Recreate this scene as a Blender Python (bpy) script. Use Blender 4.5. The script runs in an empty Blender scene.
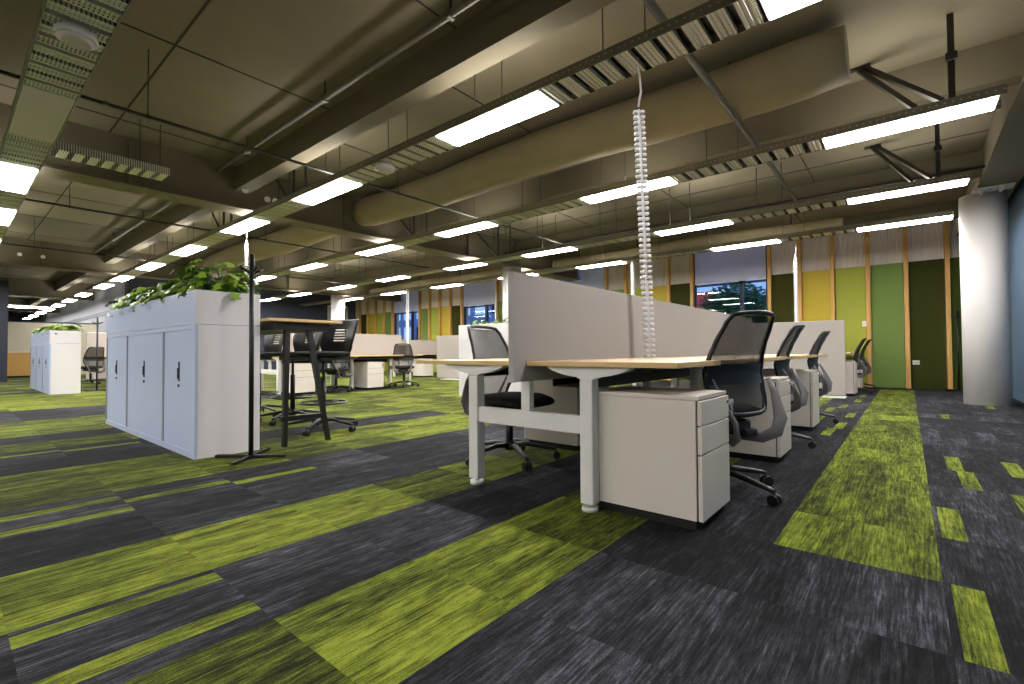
import bpy, bmesh, math, random
from mathutils import Vector, Matrix
PI = math.pi
C = bpy.context.scene.collection
SC = bpy.context.scene

# ------------------------------------------------------------------ camera
cam_d = bpy.data.cameras.new('camera'); cam = bpy.data.objects.new('camera', cam_d); C.objects.link(cam)
F_PX = 475.8
cam_d.sensor_width = 36.0; cam_d.sensor_fit = 'HORIZONTAL'; cam_d.lens = 36.0 * F_PX / 1024.0
cam_d.clip_start = 0.02; cam_d.clip_end = 300
VA = Vector((-60 - 512, -(355.5 - 342), -F_PX)); VB = Vector((908 - 512, -(349.5 - 342), -F_PX))
ax = -VA.normalized(); ay = (VB - VB.dot(ax) * ax).normalized(); az = ax.cross(ay)
cam.matrix_world = Matrix.Translation((0, 0, 0.78)) @ Matrix((ax, ay, az)).to_4x4()
SC.camera = cam

# ------------------------------------------------------------------ light, exposure
LAMP = 58.0; TOPFILL = 22.0
w = bpy.data.worlds.new('dusk'); SC.world = w; w.use_nodes = True
wn = w.node_tree; wn.nodes.clear()
wo = wn.nodes.new('ShaderNodeOutputWorld'); wb = wn.nodes.new('ShaderNodeBackground')
tc = wn.nodes.new('ShaderNodeTexCoord'); sp = wn.nodes.new('ShaderNodeSeparateXYZ'); cr = wn.nodes.new('ShaderNodeValToRGB')
wn.links.new(tc.outputs['Generated'], sp.inputs[0]); wn.links.new(sp.outputs['Z'], cr.inputs[0])
cr.color_ramp.elements[0].color = (0.30, 0.48, 0.85, 1); cr.color_ramp.elements[0].position = 0.0
cr.color_ramp.elements[1].color = (0.05, 0.12, 0.36, 1); cr.color_ramp.elements[1].position = 0.6
wn.links.new(cr.outputs[0], wb.inputs[0]); wb.inputs[1].default_value = 1.6
wn.links.new(wb.outputs[0], wo.inputs[0])
vs = SC.view_settings
vs.view_transform = 'Standard'; vs.look = 'None'; vs.gamma = 1.0; vs.use_curve_mapping = False; vs.exposure = -0.08
SC.cycles.max_bounces = 8; SC.cycles.diffuse_bounces = 5; SC.cycles.transparent_max_bounces = 12
SC.cycles.sample_clamp_indirect = 4.0

# ------------------------------------------------------------------ materials
def s2l(c):
    return tuple(((v / 255.0) / 12.92 if v / 255.0 <= 0.04045 else ((v / 255.0 + 0.055) / 1.055) ** 2.4) for v in c) + (1,)
def mat(name, rgb, rough=0.5, metal=0.0, noise=0.0, nscale=60, stretch=(1, 1, 1), bump=0.0, spec=0.5, lin=False):
    m = bpy.data.materials.new(name); m.use_nodes = True; n = m.node_tree; b = n.nodes['Principled BSDF']
    col = tuple(rgb) + (1,) if lin else s2l(rgb)
    b.inputs['Base Color'].default_value = col; b.inputs['Roughness'].default_value = rough; b.inputs['Metallic'].default_value = metal
    b.inputs['Specular IOR Level'].default_value = spec
    if noise or bump:
        t = n.nodes.new('ShaderNodeTexCoord'); mp = n.nodes.new('ShaderNodeMapping'); mp.inputs['Scale'].default_value = stretch
        nz = n.nodes.new('ShaderNodeTexNoise'); nz.inputs['Scale'].default_value = nscale; nz.inputs['Detail'].default_value = 4
        n.links.new(t.outputs['Object'], mp.inputs[0]); n.links.new(mp.outputs[0], nz.inputs[0])
        if noise:
            mx = n.nodes.new('ShaderNodeMixRGB'); mx.inputs[1].default_value = tuple(v * (1 - noise) for v in col[:3]) + (1,)
            mx.inputs[2].default_value = tuple(min(1, v * (1 + noise)) for v in col[:3]) + (1,)
            n.links.new(nz.outputs['Fac'], mx.inputs[0]); n.links.new(mx.outputs[0], b.inputs['Base Color'])
        if bump:
            bp = n.nodes.new('ShaderNodeBump'); bp.inputs['Strength'].default_value = bump; bp.inputs['Distance'].default_value = 0.01
            n.links.new(nz.outputs['Fac'], bp.inputs['Height']); n.links.new(bp.outputs[0], b.inputs['Normal'])
    return m
def emis(name, rgb, s):
    m = bpy.data.materials.new(name); m.use_nodes = True; n = m.node_tree; n.nodes.clear()
    o = n.nodes.new('ShaderNodeOutputMaterial'); e = n.nodes.new('ShaderNodeEmission'); e.inputs[0].default_value = tuple(rgb) + (1,); e.inputs[1].default_value = s
    n.links.new(e.outputs[0], o.inputs[0]); return m
def seethrough(name, rgb, holes, gloss=0.5, wave=None):
    m = bpy.data.materials.new(name); m.use_nodes = True; n = m.node_tree; b = n.nodes['Principled BSDF']
    b.inputs['Base Color'].default_value = s2l(rgb); b.inputs['Roughness'].default_value = gloss
    o = n.nodes['Material Output']; t = n.nodes.new('ShaderNodeBsdfTransparent'); mx = n.nodes.new('ShaderNodeMixShader')
    mx.inputs[0].default_value = holes
    n.links.new(b.outputs[0], mx.inputs[1]); n.links.new(t.outputs[0], mx.inputs[2]); n.links.new(mx.outputs[0], o.inputs[0])
    if wave:
        tt = n.nodes.new('ShaderNodeTexCoord'); wv = n.nodes.new('ShaderNodeTexWave'); wv.bands_direction = wave; wv.inputs['Scale'].default_value = 38
        r = n.nodes.new('ShaderNodeMapRange'); r.inputs['To Min'].default_value = holes - 0.25; r.inputs['To Max'].default_value = holes + 0.25
        n.links.new(tt.outputs['Object'], wv.inputs[0]); n.links.new(wv.outputs['Fac'], r.inputs['Value']); n.links.new(r.outputs[0], mx.inputs[0])
    return m
M = {}
M['concrete'] = mat('painted_concrete', (104, 96, 76), 0.8, noise=0.12, nscale=3, bump=0.05)
M['slab'] = mat('slab_soffit', (112, 104, 84), 0.9, noise=0.1, nscale=2.5, bump=0.05)
M['joint'] = mat('dark_joint', (40, 36, 26), 0.9)
M['duct'] = mat('duct_paint', (138, 126, 96), 0.7, noise=0.15, nscale=5, bump=0.15)
M['darkpipe'] = mat('dark_steel', (52, 50, 44), 0.5, 0.3, noise=0.2, nscale=20)
M['pipe'] = mat('grey_conduit', (92, 88, 76), 0.45, 0.4)
M['galv'] = mat('galvanised', (228, 224, 206), 0.38, 0.25, noise=0.15, nscale=30)
M['white'] = mat('white_powder_coat', (232, 230, 228), 0.4)
M['warmwhite'] = mat('warm_white_steel', (226, 217, 208), 0.38)
M['cabwhite'] = mat('cabinet_white', (226, 222, 226), 0.4, noise=0.02, nscale=8)
M['tambour'] = mat('tambour_white_daylight_tint', (184, 197, 228), 0.35)  # white fronts with the blue cast of window daylight put into the colour
M['frameblue'] = mat('cabinet_frame_grey', (130, 138, 158), 0.4)
M['column'] = mat('column_white', (232, 228, 226), 0.55)
M['black'] = mat('black_metal', (18, 18, 20), 0.4)
M['plastic'] = mat('black_plastic', (20, 20, 23), 0.38)
M['fabric'] = mat('black_fabric', (24, 24, 27), 0.95, bump=0.3)
M['greyplastic'] = mat('grey_plastic', (112, 106, 110), 0.4)
M['silver'] = mat('chrome', (210, 210, 210), 0.2, 0.9)
M['dark'] = mat('dark_plinth', (12, 12, 13), 0.8)
M['wood'] = mat('desk_laminate', (226, 200, 164), 0.42, noise=0.05, nscale=5, stretch=(14, 1, 14))
M['edge'] = mat('desk_edge', (220, 186, 130), 0.5)
M['timber'] = mat('pine_batten', (214, 166, 92), 0.55, noise=0.18, nscale=4, stretch=(12, 12, 1))
M['darktop'] = mat('dark_core', (30, 27, 25), 0.5)
M['felt'] = mat('grey_felt', (172, 165, 159), 1.0, noise=0.4, nscale=150, bump=0.15, spec=0.1)
M['feltpink'] = mat('pale_felt', (184, 176, 168), 1.0, noise=0.12, nscale=150, spec=0.1)
M['felttrim'] = mat('felt_trim', (168, 162, 160), 0.7)
M['spine'] = mat('spine_white', (240, 238, 240), 0.4)
M['navy'] = mat('navy_frame', (22, 30, 52), 0.45)
M['bluewall'] = mat('slate_blue_paint', (84, 106, 130), 0.7)
M['darkblue'] = mat('dark_blue_grey', (62, 66, 84), 0.8)
M['cream'] = mat('cream_panel', (206, 198, 176), 0.7)
M['blind'] = mat('roller_blind', (236, 232, 246), 0.85)
def translucent(m, k):
    n = m.node_tree; b = n.nodes['Principled BSDF']; o = n.nodes['Material Output']; t = n.nodes.new('ShaderNodeBsdfTranslucent'); t.inputs[0].default_value = (0.85, 0.85, 0.95, 1)
    mx = n.nodes.new('ShaderNodeMixShader'); mx.inputs[0].default_value = k; n.links.new(b.outputs[0], mx.inputs[1]); n.links.new(t.outputs[0], mx.inputs[2]); n.links.new(mx.outputs[0], o.inputs[0])
translucent(M['blind'], 0.35)
M['olive'] = mat('felt_olive', (60, 62, 28), 1.0, spec=0.1, noise=0.06, nscale=120)
M['mid'] = mat('felt_mid_green', (116, 140, 76), 1.0, spec=0.1, noise=0.05, nscale=120)
M['lime'] = mat('felt_lime', (164, 172, 76), 1.0, spec=0.1, noise=0.05, nscale=120)
M['yellow'] = mat('felt_yellow', (194, 174, 72), 1.0, spec=0.1, noise=0.05, nscale=120)
M['deep'] = mat('felt_deep_green', (62, 76, 34), 1.0, spec=0.1, noise=0.05, nscale=120)
M['corr'] = mat('corrugated_white', (244, 236, 230), 0.6)
M['leaf'] = mat('leaf', (128, 160, 48), 0.4, noise=0.4, nscale=9)
M['leafdark'] = mat('leaf_dark', (60, 96, 30), 0.45, noise=0.4, nscale=9)
M['stem'] = mat('stem', (70, 96, 36), 0.6)
M['soil'] = mat('soil', (44, 34, 26), 1.0)
M['lamp'] = emis('lamp_diffuser', (1.0, 0.965, 0.925), LAMP)
M['topfill'] = emis('added_ceiling_fill', (1.0, 0.95, 0.88), TOPFILL)  # added unseen glow that brightens the ceiling from above the fittings
M['acrylic'] = mat('opal_panel', (222, 206, 208), 0.5)
M['tree'] = mat('outside_leaves', (120, 176, 120), 0.8, noise=0.5, nscale=3)
M['mesh'] = seethrough('chair_mesh', (15, 15, 17), 0.14)
M['grille'] = seethrough('chair_grille', (26, 26, 30), 0.35, wave='Y')
def glass_mat():
    m = bpy.data.materials.new('window_glass'); m.use_nodes = True; n = m.node_tree; n.nodes.clear()
    o = n.nodes.new('ShaderNodeOutputMaterial'); t = n.nodes.new('ShaderNodeBsdfTransparent'); g = n.nodes.new('ShaderNodeBsdfGlossy'); mx = n.nodes.new('ShaderNodeMixShader')
    g.inputs['Roughness'].default_value = 0.01; g.inputs[0].default_value = (0.85, 0.9, 1, 1); t.inputs[0].default_value = (0.88, 0.93, 1, 1)
    lw0 = n.nodes.new('ShaderNodeLayerWeight'); lw0.inputs[0].default_value = 0.5
    lw = n.nodes.new('ShaderNodeMath'); lw.operation = 'POWER'; lw.inputs[1].default_value = 4.0; n.links.new(lw0.outputs['Facing'], lw.inputs[0])
    ma = n.nodes.new('ShaderNodeMath'); ma.operation = 'MULTIPLY_ADD'; ma.inputs[1].default_value = 0.6; ma.inputs[2].default_value = 0.035
    n.links.new(lw.outputs[0], ma.inputs[0]); n.links.new(ma.outputs[0], mx.inputs[0])
    n.links.new(t.outputs[0], mx.inputs[1]); n.links.new(g.outputs[0], mx.inputs[2]); n.links.new(mx.outputs[0], o.inputs[0]); return m
M['glass'] = glass_mat()
def rail_mat():
    m = mat('perforated_rail', (128, 122, 106), 0.45, 0.5); n = m.node_tree; b = n.nodes['Principled BSDF']
    t = n.nodes.new('ShaderNodeTexCoord'); s = n.nodes.new('ShaderNodeSeparateXYZ'); n.links.new(t.outputs['Object'], s.inputs[0])
    def mth(op, a, bb=None):
        k = n.nodes.new('ShaderNodeMath'); k.operation = op
        for i, v in enumerate((a, bb)):
            if v is None: continue
            if isinstance(v, (int, float)): k.inputs[i].default_value = v
            else: n.links.new(v, k.inputs[i])
        return k.outputs[0]
    fx = mth('SUBTRACT', mth('FRACT', mth('MULTIPLY', s.outputs['X'], 1 / 0.05)), 0.5); fx = mth('MULTIPLY', fx, 0.05)
    fz = mth('SUBTRACT', s.outputs['Z'], 2.842)
    r = mth('SQRT', mth('ADD', mth('MULTIPLY', fx, fx), mth('MULTIPLY', fz, fz)))
    d = mth('LESS_THAN', r, 0.0065)
    mx = n.nodes.new('ShaderNodeMixRGB'); mx.inputs[1].default_value = s2l((128, 122, 106)); mx.inputs[2].default_value = s2l((190, 184, 165))
    n.links.new(d, mx.inputs[0]); n.links.new(mx.outputs[0], b.inputs['Base Color']); return m
M['rail'] = rail_mat()
def perforate(m):   # small punched slots in the tray slats
    n = m.node_tree; b = n.nodes['Principled BSDF']; src = b.inputs['Base Color'].links[0].from_socket
    t = n.nodes.new('ShaderNodeTexCoord'); s = n.nodes.new('ShaderNodeSeparateXYZ'); n.links.new(t.outputs['Object'], s.inputs[0])
    def mth(op, a, bb=None):
        k = n.nodes.new('ShaderNodeMath'); k.operation = op
        for i, v in enumerate((a, bb)):
            if v is None: continue
            if isinstance(v, (int, float)): k.inputs[i].default_value = v
            else: n.links.new(v, k.inputs[i])
        return k.outputs[0]
    a = mth('LESS_THAN', mth('FRACT', mth('MULTIPLY', s.outputs['Y'], 1 / 0.022)), 0.42)
    c = mth('LESS_THAN', mth('FRACT', mth('MULTIPLY', s.outputs['X'], 1 / 0.033)), 0.42)
    d = mth('MULTIPLY', mth('MULTIPLY', a, c), 0.85)
    mx = n.nodes.new('ShaderNodeMixRGB'); mx.inputs[2].default_value = (0.03, 0.03, 0.025, 1)
    n.links.new(d, mx.inputs[0]); n.links.new(src, mx.inputs[1]); n.links.new(mx.outputs[0], b.inputs['Base Color'])
perforate(M['galv'])
def carpet_mat():
    m = bpy.data.materials.new('carpet_tiles'); m.use_nodes = True; n = m.node_tree; b = n.nodes['Principled BSDF']
    b.inputs['Roughness'].default_value = 0.95; b.inputs['Specular IOR Level'].default_value = 0.15
    at = n.nodes.new('ShaderNodeVertexColor'); at.layer_name = 'tile'; sp = n.nodes.new('ShaderNodeSeparateColor'); n.links.new(at.outputs[0], sp.inputs[0])
    tc = n.nodes.new('ShaderNodeTexCoord')
    def mth(op, a, bb=None, c=None):
        k = n.nodes.new('ShaderNodeMath'); k.operation = op
        for i, v in enumerate((a, bb, c)):
            if v is None: continue
            if isinstance(v, (int, float)): k.inputs[i].default_value = v
            else: n.links.new(v, k.inputs[i])
        return k.outputs[0]
    off = n.nodes.new('ShaderNodeCombineXYZ'); n.links.new(mth('MULTIPLY', sp.outputs[2], 31.0), off.inputs[2]); n.links.new(mth('MULTIPLY', sp.outputs[2], 7.0), off.inputs[0])
    def noise(sc, detail, rough=0.6):
        mp = n.nodes.new('ShaderNodeMapping'); mp.inputs['Scale'].default_value = sc
        va = n.nodes.new('ShaderNodeVectorMath'); va.operation = 'ADD'
        n.links.new(tc.outputs['Object'], mp.inputs[0]); n.links.new(mp.outputs[0], va.inputs[0]); n.links.new(off.outputs[0], va.inputs[1])
        z = n.nodes.new('ShaderNodeTexNoise'); z.inputs['Scale'].default_value = 1; z.inputs['Detail'].default_value = detail; z.inputs['Roughness'].default_value = rough
        n.links.new(va.outputs[0], z.inputs[0]); return z.outputs['Fac']
    big = noise((11, 2.0, 1), 4, 0.6); fine = noise((120, 6, 1), 6, 0.75); patch = noise((30, 14, 1), 3); grain = noise((300, 170, 1), 2)
    v = mth('ADD', mth('ADD', mth('MULTIPLY', big, 0.45), mth('MULTIPLY', fine, 0.78)), mth('MULTIPLY', mth('SUBTRACT', patch, 0.55), 0.22))
    v = mth('ADD', v, mth('MULTIPLY', mth('SUBTRACT', sp.outputs[1], 0.5), 0.13))
    v = mth('ADD', v, mth('MULTIPLY', mth('SUBTRACT', grain, 0.5), 0.22))
    def ramp(stops):
        r = n.nodes.new('ShaderNodeValToRGB'); r.color_ramp.elements[0].position = stops[0][0]; r.color_ramp.elements[0].color = s2l(stops[0][1])
        r.color_ramp.elements[1].position = stops[-1][0]; r.color_ramp.elements[1].color = s2l(stops[-1][1])
        for p, c in stops[1:-1]:
            e = r.color_ramp.elements.new(p); e.color = s2l(c)
        n.links.new(v, r.inputs[0]); return r.outputs[0]
    g = ramp([(0.44, (26, 28, 14)), (0.54, (58, 63, 22)), (0.64, (94, 103, 31)), (0.74, (130, 141, 46)), (0.86, (150, 160, 66))])
    k = ramp([(0.46, (18, 18, 20)), (0.59, (33, 33, 37)), (0.70, (56, 56, 63)), (0.84, (104, 102, 114))])
    mx = n.nodes.new('ShaderNodeMixRGB'); n.links.new(sp.outputs[0], mx.inputs[0]); n.links.new(k, mx.inputs[1]); n.links.new(g, mx.inputs[2])
    n.links.new(mx.outputs[0], b.inputs['Base Color'])
    bp = n.nodes.new('ShaderNodeBump'); bp.inputs['Strength'].default_value = 0.25; bp.inputs['Distance'].default_value = 0.004
    n.links.new(grain, bp.inputs['Height']); n.links.new(bp.outputs[0], b.inputs['Normal'])
    return m
M['carpet'] = carpet_mat()

# ------------------------------------------------------------------ mesh helpers
class MB:
    def __init__(s): s.bm = bmesh.new(); s.mats = []
    def box(s, x0, x1, y0, y1, z0, z1, bev=0.0, mi=0, rot=None, seg=2):
        r = bmesh.ops.create_cube(s.bm, size=1.0)
        vs_ = r['verts']; cx, cy, cz = (x0 + x1) / 2, (y0 + y1) / 2, (z0 + z1) / 2
        for v in vs_:
            v.co = Vector((v.co.x * (x1 - x0), v.co.y * (y1 - y0), v.co.z * (z1 - z0)))
        if rot is not None:
            for v in vs_: v.co = rot @ v.co
        for v in vs_: v.co += Vector((cx, cy, cz))
        fs = set(f for v in vs_ for f in v.link_faces)
        for f in fs: f.material_index = mi
        if bev > 0:
            es = list(set(e for v in vs_ for e in v.link_edges))
            bmesh.ops.bevel(s.bm, geom=es, offset=bev, segments=seg, affect='EDGES', profile=0.5, clamp_overlap=True)
        return s
    def tube(s, pts, rad, n=8, mi=0, closed=False, flat=1.0, cap=True, smooth=True):
        pts = [Vector(p) for p in pts]; N = len(pts); rads = rad if isinstance(rad, (list, tuple)) else [rad] * N
        rings = []; prev = None
        for i, p in enumerate(pts):
            if closed: t = pts[(i + 1) % N] - pts[i - 1]
            else: t = pts[min(i + 1, N - 1)] - pts[max(i - 1, 0)]
            t.normalize()
            if prev is None:
                a = Vector((0, 0, 1)) if abs(t.z) < 0.9 else Vector((1, 0, 0)); u = t.cross(a).normalized()
            else:
                u = (prev - prev.dot(t) * t).normalized()
            prev = u; v = t.cross(u)
            rings.append([s.bm.verts.new(p + (u * math.cos(2 * PI * k / n) + v * math.sin(2 * PI * k / n) * flat) * rads[i]) for k in range(n)])
        R = N if closed else N - 1
        for i in range(R):
            a, b = rings[i], rings[(i + 1) % N]
            for k in range(n):
                f = s.bm.faces.new((a[k], a[(k + 1) % n], b[(k + 1) % n], b[k])); f.smooth = smooth; f.material_index = mi
        if cap and not closed:
            for r in (rings[0][::-1], rings[-1]):
                f = s.bm.faces.new(r); f.material_index = mi
        return s
    def cyl(s, c, r, z0, z1, n=20, mi=0, r2=None):
        return s.tube([(c[0], c[1], z0), (c[0], c[1], z1)], [r, r if r2 is None else r2], n, mi)
    def prism(s, poly, axis, a0, a1, mi=0, smooth=False):
        def P(p, a): return {'x': (a, p[0], p[1]), 'y': (p[0], a, p[1]), 'z': (p[0], p[1], a)}[axis]
        A = [s.bm.verts.new(P(p, a0)) for p in poly]; B = [s.bm.verts.new(P(p, a1)) for p in poly]; N = len(poly)
        for f in ([A[::-1], B]): s.bm.faces.new(f).material_index = mi
        for i in range(N):
            f = s.bm.faces.new((A[i], A[(i + 1) % N], B[(i + 1) % N], B[i])); f.material_index = mi; f.smooth = smooth
        return s
    def grid(s, fn, nu, nv, mi=0, thick=0.0, smooth=True):
        V = [[s.bm.verts.new(fn(i / nu, j / nv)) for j in range(nv + 1)] for i in range(nu + 1)]
        for i in range(nu):
            for j in range(nv):
                f = s.bm.faces.new((V[i][j], V[i + 1][j], V[i + 1][j + 1], V[i][j + 1])); f.smooth = smooth; f.material_index = mi
        return s
    def build(s, name, m, parent=None, fixn=True):
        if fixn: bmesh.ops.recalc_face_normals(s.bm, faces=s.bm.faces[:])
        me = bpy.data.meshes.new(name); s.bm.to_mesh(me); s.bm.free()
        for x in (m if isinstance(m, (list, tuple)) else [m]): me.materials.append(x)
        o = bpy.data.objects.new(name, me); C.objects.link(o)
        if parent is not None: o.parent = parent
        return o
def tag(o, label=None, cat=None, group=None, kind=None):
    if label: o['label'] = label
    if cat: o['category'] = cat
    if group: o['group'] = group
    if kind: o['kind'] = kind
    return o
def empty(name, loc=(0, 0, 0), rz=0, label=None, cat=None, group=None):
    o = bpy.data.objects.new(name, None); C.objects.link(o); o.location = loc; o.rotation_euler = (0, 0, rz); o.empty_display_size = 0.1
    return tag(o, label, cat, group)
def struct(o): o['kind'] = 'structure'; return o
KIDS = {}
def copy_tree(o, parent=None):
    c = o.copy(); C.objects.link(c)
    if parent is not None: c.parent = parent
    for ch in list(o.children): copy_tree(ch, c)
    return c
def place(proto, used, loc, rz, label, group=None, cat=None):
    o = proto if not used else copy_tree(proto)
    o.location = loc; o.rotation_euler = (0, 0, rz); o['label'] = label
    if group: o['group'] = group
    return o
random.seed(7)

# ------------------------------------------------------------------ room shell
XL, XR, YB, YW, ZC = -42.0, 1.28, -6.0, 12.47, 3.6
P = 0.507; X0 = 0.075; Y0 = 0.13
def floor():
    bm = bmesh.new(); cl = bm.loops.layers.float_color.new('tile'); rnd = random.Random(3)
    def quad(x0, x1, y0, y1, g, tone, sd):
        if x1 - x0 < 1e-5 or y1 - y0 < 1e-5: return
        f = bm.faces.new([bm.verts.new(p) for p in ((x0, y0, 0), (x1, y0, 0), (x1, y1, 0), (x0, y1, 0))])
        for l in f.loops: l[cl] = (g, tone, sd, 1)
    GREEN = {1: lambda y: y > 2.1 and y < 11.9, 3: lambda y: True, 5: lambda y: True, 8: lambda y: True,
             9: lambda y: y > 0.6 or y < 0.6}
    def is_green(k, y):
        if k == 1: return 2.1 < y < 11.9
        if k in (3, 5, 8, 9): return not (k == 9 and 5.0 < y)
        if k == 10: return 4.1 < y < 5.2
        if k in (11, 12, 13, 14, 15, 16, 17) and y > 1.7: return True
        if k == 12: return y < 1.6
        if k in (14, 15, 16): return y < 1.7
        if k in (18, 19) and y > 1.6: return y < 2.7 or y > 6.5
        if k >= 20:
            if 19 <= k <= 26: return True
            return (k * 7 // 5) % 3 != 0
        return False
    strips = {}   # (k, j) -> offset of the narrow lime band inside the tile
    def ij(x, y): return (int(math.floor((X0 - x) / P)) + 1, int(math.floor((y - Y0) / P)))
    for x, y, o in [(-1.60, 0.4, 0.34), (-1.90, 0.4, 0.035), (-3.07, 0.4, 0.395), (-3.35, 0.4, 0.12), (-3.25, 0.9, 0.22), (-3.1, 1.4, 0.30), (-5.35, 0.4, 0.14), (-5.3, 0.9, 0.2),
                    (0.13, 1.9, 0.02), (0.14, 2.9, 0.02), (0.26, 3.9, 0.15), (0.22, 4.4, 0.11), (0.45, 3.4, 0.33), (0.52, 4.4, 0.40), (0.52, 2.4, 0.41),
                    (-0.62, 5.4, 0.3), (-0.62, 6.0, 0.35), (-0.6, 7.0, 0.36), (-0.62, 8.1, 0.2), (-0.6, 9.2, 0.3), (-0.62, 6.6, 0.1), (-0.9, 7.6, 0.1), (-1.2, 8.6, 0.15), (-0.62, 10.2, 0.3), (0.3, 7.6, 0.2), (0.6, 9.1, 0.2)]:
        strips.setdefault(ij(x, y), []).append(o)
    k0 = int((X0 - XR) / P) - 1; k1 = int((X0 - XL) / P) + 2
    j0 = int((YB - Y0) / P) - 1; j1 = int((YW - Y0) / P) + 2
    for k in range(k0, k1):
        xa = X0 - k * P; xb = xa + P
        for j in range(j0, j1):
            ya = Y0 + j * P; yb = ya + P; yc = (ya + yb) / 2
            g = 1.0 if is_green(k, yc) else 0.0; tone = rnd.random(); sd = rnd.random()
            if k in (9, 12) and yc < 1.2: tone *= 0.35
            if (k, j) in strips:
                c = xa
                for o in sorted(strips[(k, j)]):
                    quad(c, xa + o, ya, yb, g, tone, sd); quad(xa + o, xa + o + 0.08, ya, yb, 1, 0.85, sd); c = xa + o + 0.08
                quad(c, xb, ya, yb, g, tone, sd)
            else:
                c = xa
                for q in sorted(rnd.uniform(0.1, 0.9) for _ in range(2)) + [1.0]:
                    e = xa + q * P; quad(c, e, ya, yb, g, min(1, max(0, tone + rnd.uniform(-0.35, 0.35))), sd); c = e
    me = bpy.data.meshes.new('floor'); bm.to_mesh(me); bm.free(); me.materials.append(M['carpet'])
    o = bpy.data.objects.new('floor', me); C.objects.link(o); struct(o)
floor()
struct(MB().box(XL, XR + 0.3, YB, YW + 0.3, ZC, ZC + 0.2).build('ceiling', M['slab']))
# precast plank joints of the soffit
jb = MB()
for y in (1.34, -1.9, 4.35, 7.8, 8.6, 11.0): jb.box(XL, XR, y - 0.008, y + 0.008, ZC - 0.006, ZC + 0.01)
for i in range(18):
    for y0, y1, d in ((-0.2, 1.34, 0), (1.34, 2.85, 0.0), (3.05, 6.1, 0.7), (6.35, 9.35, 0.3), (9.6, 12.4, 0.9)):
        x = -0.85 - 2.12 * i - d; jb.box(x - 0.007, x + 0.007, y0, y1, ZC - 0.006, ZC + 0.01)
struct(jb.build('trim_1', M['joint']))
struct(MB().box(XL, XR, YB - 0.2, YB, 0, ZC).build('wall_back', M['cream']))
struct(MB().box(XL - 0.2, XL, YB, 12.47, 0, ZC).build('wall_far', M['darkblue']))
struct(MB().box(XR, XR + 0.2, YB, YW + 0.3, 0, ZC).build('wall_right', M['bluewall']))
struct(MB().box(XR - 0.014, XR, YB, YW, 0, 0.10, 0.003).build('baseboard_right', M['bluewall']))
# windows wall: solid pieces around four windows
WINS = [(-4.25, -2.5), (-8.5, -6.77), (-12.75, -11.0), (-17.0, -15.2)]
wm = MB(); edges = [XR] + [v for a, b in WINS for v in (b, a)] + [-20.0]
for i in range(0, len(edges), 2): wm.box(edges[i + 1], edges[i], YW + 0.06, YW + 0.28, 0, ZC)
for a, b in WINS: wm.box(a, b, YW + 0.06, YW + 0.28, 0, 0.45); wm.box(a, b, YW + 0.06, YW + 0.28, 3.5, ZC)
wm.box(XL, -20.0, YW + 0.06, YW + 0.28, 0, ZC)
struct(wm.build('wall_window_side', M['cream']))
for i, (a, b) in enumerate(WINS):
    wf = MB(); y0, y1 = YW + 0.02, YW + 0.12
    for x0, x1, z0, z1 in ((a, a + 0.06, 0.45, 3.5), (b - 0.06, b, 0.45, 3.5), (a, b, 0.45, 0.52), (a, b, 3.44, 3.5), (a, b, 2.42, 2.47)): wf.box(x0, x1, y0, y1, z0, z1, 0.004)
    f = struct(wf.build('window_%d' % (i + 1), M['navy']))
    xm = b - 0.6
    MB().box(xm - 0.04, xm + 0.04, y0, y1, 0.5, 3.45, 0.004).build('mullion', M['navy'], f)
    MB().box(a + 0.05, xm - 0.03, YW + 0.08, YW + 0.086, 0.5, 3.45).build('window_pane', M['glass'], f)
    MB().box(xm + 0.03, b - 0.05, YW + 0.08, YW + 0.086, 0.5, 3.45).build('window_pane', M['glass'], f)
    bl = MB().box(a + 0.05, b - 0.05, YW + 0.0, YW + 0.004, 2.50, 3.5).build('roller_blind', M['blind'], f)
    MB().box(a + 0.05, b - 0.05, YW - 0.008, YW + 0.012, 2.48, 2.505, 0.003).build('blind_bottom_rail', M['white'], bl)
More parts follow.
